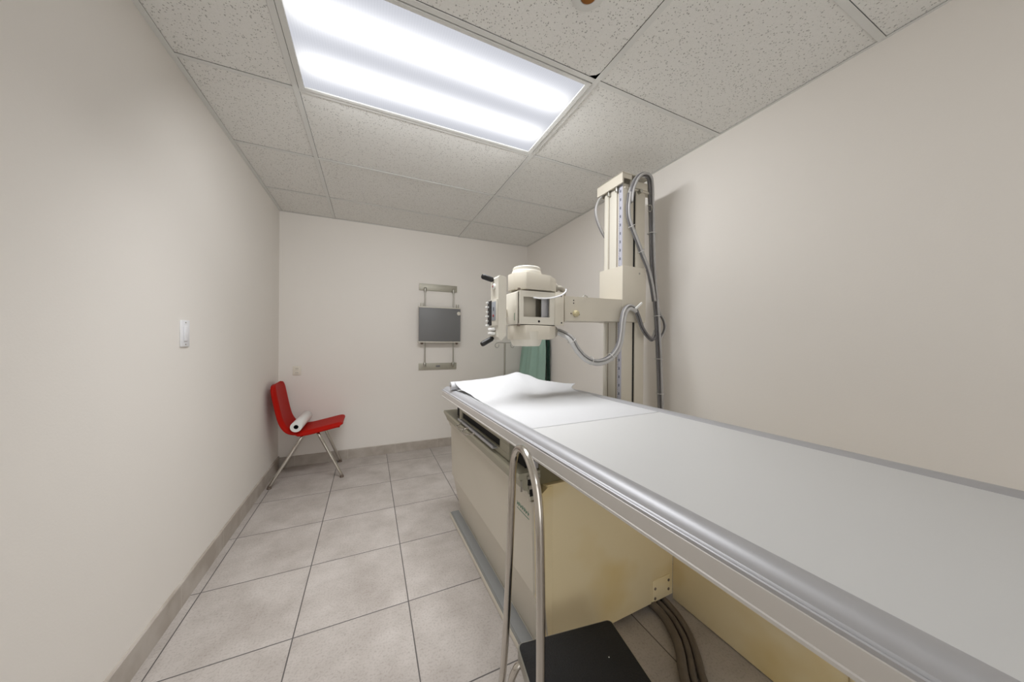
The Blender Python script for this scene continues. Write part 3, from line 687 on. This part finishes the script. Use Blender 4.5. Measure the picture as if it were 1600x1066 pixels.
# ================================================================ drip stand
iv = thing('drip_stand', 'thin chrome drip stand with two hooks behind the far end of the table', 'drip stand', (1.282, 3.0, 0))
bm = new(); cyl(bm, (1.282, 3.0, .06), (1.282, 3.0, 1.140), .0095, 14); obj('pole', bm, M_steel, iv)
bm = new(); cyl(bm, (1.282, 3.0, .10), (1.282, 3.0, .62), .014, 16); obj('lower_tube', bm, M_chrome, iv)
for s in (-1, 1):
    bm = new(); sweep(bm, smoothpts([(1.282, 3.0, 1.140), (1.282+s*.05, 3.0, 1.142), (1.282+s*.095, 3.0, 1.136), (1.282+s*.108, 3.0, 1.110), (1.282+s*.090, 3.0, 1.090), (1.282+s*.070, 3.0, 1.100), (1.282+s*.066, 3.0, 1.125)], 5), .0035, 8); obj('hook', bm, M_steel, iv)
for k in range(4):
    a = math.radians(45+90*k); e = V((math.cos(a), math.sin(a), 0))
    bm = new(); sweep(bm, [V((1.282, 3, .075)), V((1.282, 3, .07))+e*.12, V((1.282, 3, .062))+e*.26], [.012, .011, .009], 10); lg = obj('leg', bm, M_steel, iv)
    bm = new(); c = V((1.282, 3, .027))+e*.255; lathe(bm, [(.020, -.009), (.0265, -.007), (.0265, .007), (.020, .009)], c, e.cross(V((0, 0, 1))), 16); obj('castor', bm, M_blk, lg)
bm = new(); lathe(bm, [(.030, .05), (.034, .07), (.030, .10), (.014, .115)], (1.282, 3, 0), (0, 0, 1), 20); obj('hub', bm, M_steel, iv)

# ================================================================ gown on right wall
gw = thing('hanging_gown', 'teal cloth gown with dark green ties hanging on the right wall in the corner', 'gown', (XR-.01, 3.05, .45))
def gown():
    bm = new(); NU, NV = 48, 50; rows = []
    for j in range(NV+1):
        v = j/NV; z = 1.50-v*1.02
        row = []
        for i in range(NU+1):
            u = i/NU
            yn = 2.90-.055*min(1, v*2.4); yf = 3.33+.07*min(1, v*1.6)
            y = yn+(yf-yn)*u
            depth = (.10+.09*min(1, v*1.3))*math.sin(math.pi*min(1, u*.92+.04))**.6
            fold = .017*math.sin(u*21+v*1.5)*(.3+.7*v)+.009*math.sin(u*43+2*v+1)
            x = XR-.014-max(.004, depth+fold)
            if v < .12: x += 0
            row.append(bm.verts.new((x, y+.010*math.sin(v*7+u*5), z)))
        rows.append(row)
    for j in range(NV):
        for i in range(NU): bm.faces.new((rows[j][i], rows[j][i+1], rows[j+1][i+1], rows[j+1][i]))
    return bm
g_ = obj('cloth', gown(), M_teal, gw, True); md = g_.modifiers.new('thickness', 'SOLIDIFY'); md.thickness = .004; md.offset = 0
bm = new(); lathe(bm, [(.012, 0), (.012, .006), (.005, .008), (.005, .030), (.009, .036)], (XR, 3.04, 1.515), (-1, 0, 0), 14); obj('wall_hook', bm, M_steel, gw)
for k, (y, dx) in enumerate(((2.862, .030), (2.845, .018), (2.875, .050))):
    bm = new(); Q = smoothpts([(XR-.04, 2.94, 1.45), (XR-.045, y+.03, 1.33), (XR-dx-.012, y+.010*math.sin(k*2), 1.15), (XR-dx-.02, y-.006, .98), (XR-dx-.006, y+.008, .80), (XR-dx-.012, y, .55)], 6)
    sweep(bm, Q, .0085 if k < 2 else .006, 8); obj('tie_tape', bm, M_teald, gw, True)

# ================================================================ exam paper on the table
M_T = Matrix.Translation((.462, 0, 0)) @ Matrix.Rotation(TH, 4, 'Z')
pr = thing('table_paper', 'crumpled white examination paper pulled from a roll over the far end of the table', 'paper', (.83, 1.6, .87))
def lerp(x, P):
    for (a, p), (b, q) in zip(P, P[1:]):
        if x <= b:
            t = (x-a)/(b-a); t = t*t*(3-2*t)*.5+t*.5; return p+(q-p)*t
    return P[-1][1]
def paper():
    bm = new(); NU, NV = 60, 72; rows = []
    rnd = random.Random(3); ph = [rnd.uniform(0, 6) for _ in range(8)]
    for j in range(NV+1):
        v = j/NV
        y = 1.80-v*.86
        row = []
        for i in range(NU+1):
            u = i/NU
            x = .068+u*.618
            base = tz(y, ZT)+.0006-.0012*min(1, max(0, (v-.45)/.25))
            t = v/.46                                    # 0 at the roll, 1 where the sheet lies flat
            k = max(0.0, 1-t)
            H = lerp(u, [(0, .058), (.10, .062), (.25, .068), (.45, .082), (.60, .100), (.72, .080), (.86, .042), (1, .010)])
            hollow = math.exp(-((u-.62)/.20)**2)         # the fold is pushed in below its peak
            g1 = k**1.6*(1+.9*t); g2 = k**3.0*(1+.5*t)
            z = base+H*(g1*(1-hollow)+g2*hollow)
            lift = .016*math.exp(-((v-.17)/.10)**2)*max(0, (u-.74)/.26)**1.5
            wr = .0028*math.sin(22*u+ph[0]+9*v)+.0016*math.sin(47*(u*.5+v)+ph[1])
            z = base+(z-base)*(1-(1-u)**4*min(1, t*5)*.72)
            z += lift+wr*math.exp(-((v-.25)/.22)**2)*min(1, v/.1)*.8+.0022*math.exp(-((v-.25)/.22)**2)
            z += .006*math.exp(-((v-.47)/.05)**2)*u
            x2 = x+.125*max(0, (u-.70)/.30)**1.5*math.exp(-((v-.12)/.10)**2)-.036*(1-u)**6*math.exp(-(v/.09)**2)
            wl = 0
            row.append(bm.verts.new(M_T @ V((x2, y+wl, z))))
        rows.append(row)
    for j in range(NV):
        for i in range(NU): bm.faces.new((rows[j][i], rows[j][i+1], rows[j+1][i+1], rows[j+1][i]))
    return bm
pp = obj('sheet', paper(), M_paper, pr, True); md = pp.modifiers.new('thickness', 'SOLIDIFY'); md.thickness = .00025; md.offset = 1
a = M_T @ V((.012, 1.815, tz(1.8, ZT)+.0330)); b = M_T @ V((.560, 1.815, tz(1.8, ZT)+.0330)); d = b-a
bm = new(); lathe(bm, [(.009, .003), (.009, 0), (.024, 0), (.025, .001), (.025, d.length-.001), (.009, d.length)], a, d, 32, False); rl = obj('roll', bm, M_paper, pr)
bm = new(); lathe(bm, [(.0088, .001), (.007, .001), (.007, d.length-.001), (.0088, d.length-.001)], a, d, 20, False); obj('core', bm, M_board, rl)

# ================================================================ step stool
sx = thing('step_stool', 'chrome step stool with black ribbed tread and tall handrail beside the table', 'step stool', (.56, .74, 0))
ca_, sa_ = math.cos(math.radians(-8.6)), math.sin(math.radians(-8.6))
O = V((.425, .882, 0)); ex = V((ca_, sa_, 0)); ey = V((sa_, -ca_, 0))      # ex along far edge, ey towards the camera
def S(u, v, z): return O+ex*u+ey*v+V((0, 0, z))
LW, LD = .335, .285
Ms = Matrix(((ex.x, ey.x, 0, O.x), (ex.y, ey.y, 0, O.y), (0, 0, 1, 0), (0, 0, 0, 1)))
def sbox(a, b, bev): bm = bx(a, b, bev, 3); bm.transform(Ms); return bm
def rrect(u0, v0, u1, v1, r, n=6):
    out = []
    for cx, cy, a0 in ((u1-r, v1-r, 0), (u0+r, v1-r, 90), (u0+r, v0+r, 180), (u1-r, v0+r, 270)):
        for k in range(n+1):
            a = math.radians(a0+90*k/n); out.append((cx+r*math.cos(a), cy+r*math.sin(a)))
    return out
bm = new(); extr(bm, rrect(0, 0, LW, LD, .018), 'z', .188, .2195); bm.transform(Ms); obj('platform', bm, M_steel, sx)
bm = new(); extr(bm, rrect(.0045, .0045, LW-.0045, LD-.0045, .015), 'z', .2195, .2225); bm.transform(Ms); tm = obj('tread', bm, M_mat, sx)
bm = new()
lathe(bm, [(.0018, 0), (.0016, .0008)], S(.255, .115, .2225), (0, 0, 1), 8)
obj('crumb', bm, M_wht, tm)
bm = new(); Q = [S(-.030, .02, .02), S(-.024, .02, .12), S(-.018, .02, .165), S(.004, .03, .178), S(.10, .03, .178), S(LW-.03, .03, .178), S(LW+.015, .025, .165), S(LW+.025, .0, .02)]
for vv in (.02, LD-.03):
    bm = new(); Q = smoothpts([S(-.028, vv-.02 if vv < .1 else vv+.02, .014), S(-.022, vv-.01 if vv < .1 else vv+.01, .10), S(-.012, vv, .155), S(.02, vv, .178), S(LW*.5, vv, .180), S(LW-.02, vv, .178), S(LW+.012, vv, .155), S(LW+.022, vv-.01 if vv < .1 else vv+.01, .10), S(LW+.028, vv-.02 if vv < .1 else vv+.02, .014)], 6)
    sweep(bm, Q, .0105, 14); lg = obj('leg', bm, M_chrome, sx, True)
    for u in (-.028, LW+.028):
        bm = new(); lathe(bm, [(.015, 0), (.015, .022), (.012, .026)], S(u, vv-.02 if vv < .1 else vv+.02, 0), (0, 0, 1), 16); obj('rubber_foot', bm, M_rubber, lg)
HR = [(.397, .948, .020), (.393, .915, .10), (.389, .880, .30), (.389, .862, .50), (.391, .852, .70), (.391, .848, .775), (.390, .832, .832), (.387, .800, .864), (.384, .765, .872), (.381, .728, .862), (.378, .692, .832), (.376, .668, .790), (.375, .655, .72), (.375, .648, .55), (.373, .640, .30), (.368, .625, .10), (.366, .610, .020)]
bm = new(); sweep(bm, smoothpts(HR, 7), .0110, 18); hr = obj('handrail', bm, M_chrome, sx, True)
for p in (HR[0], HR[-1]):
    bm = new(); lathe(bm, [(.016, 0), (.016, .024), (.0125, .028)], (p[0], p[1], 0), (0, 0, 1), 16); obj('rubber_foot', bm, M_rubber, hr)
bm = new(); cyl(bm, (.373, .640, .200), S(.0, LD-.05, .200), .006, 10); obj('bolt', bm, M_steel, hr)

# ================================================================ floor cables under the table
M_fc = mat('taupe_cable', rgb(106, 97, 88), .6, 0, .5, 60, .2, 25)
paths = [([(1.14, 1.05, .018), (1.135, .972, .018), (1.128, .922, .018), (1.100, .856, .018), (1.055, .793, .018), (1.004, .743, .018), (.96, .68, .018), (.93, .55, .018)], .0165, 'thick taupe cable on the floor under the table, nearest the step stool'),
         ([(1.178, 1.05, .013), (1.170, .965, .013), (1.160, .905, .013), (1.125, .830, .013), (1.072, .765, .013), (1.02, .715, .013), (.985, .66, .013), (.96, .55, .013)], .012, 'middle one of the taupe cables on the floor under the table'),
         ([(1.215, 1.05, .014), (1.203, .956, .014), (1.185, .889, .014), (1.150, .820, .014), (1.098, .754, .014), (1.048, .700, .014), (1.012, .64, .014), (.99, .55, .014)], .013, 'taupe cable on the floor under the table, nearest the wall side panel')]
for P, r, lb in paths:
    P = [V(p)+V((0, 0, .0005)) for p in P]; bm = new(); sweep(bm, smoothpts(P, 7), r, 14); o = obj('floor_cable', bm, M_fc, None, True)
    o['label'] = lb; o['category'] = 'cable'; o['group'] = 'floor cables under the table'
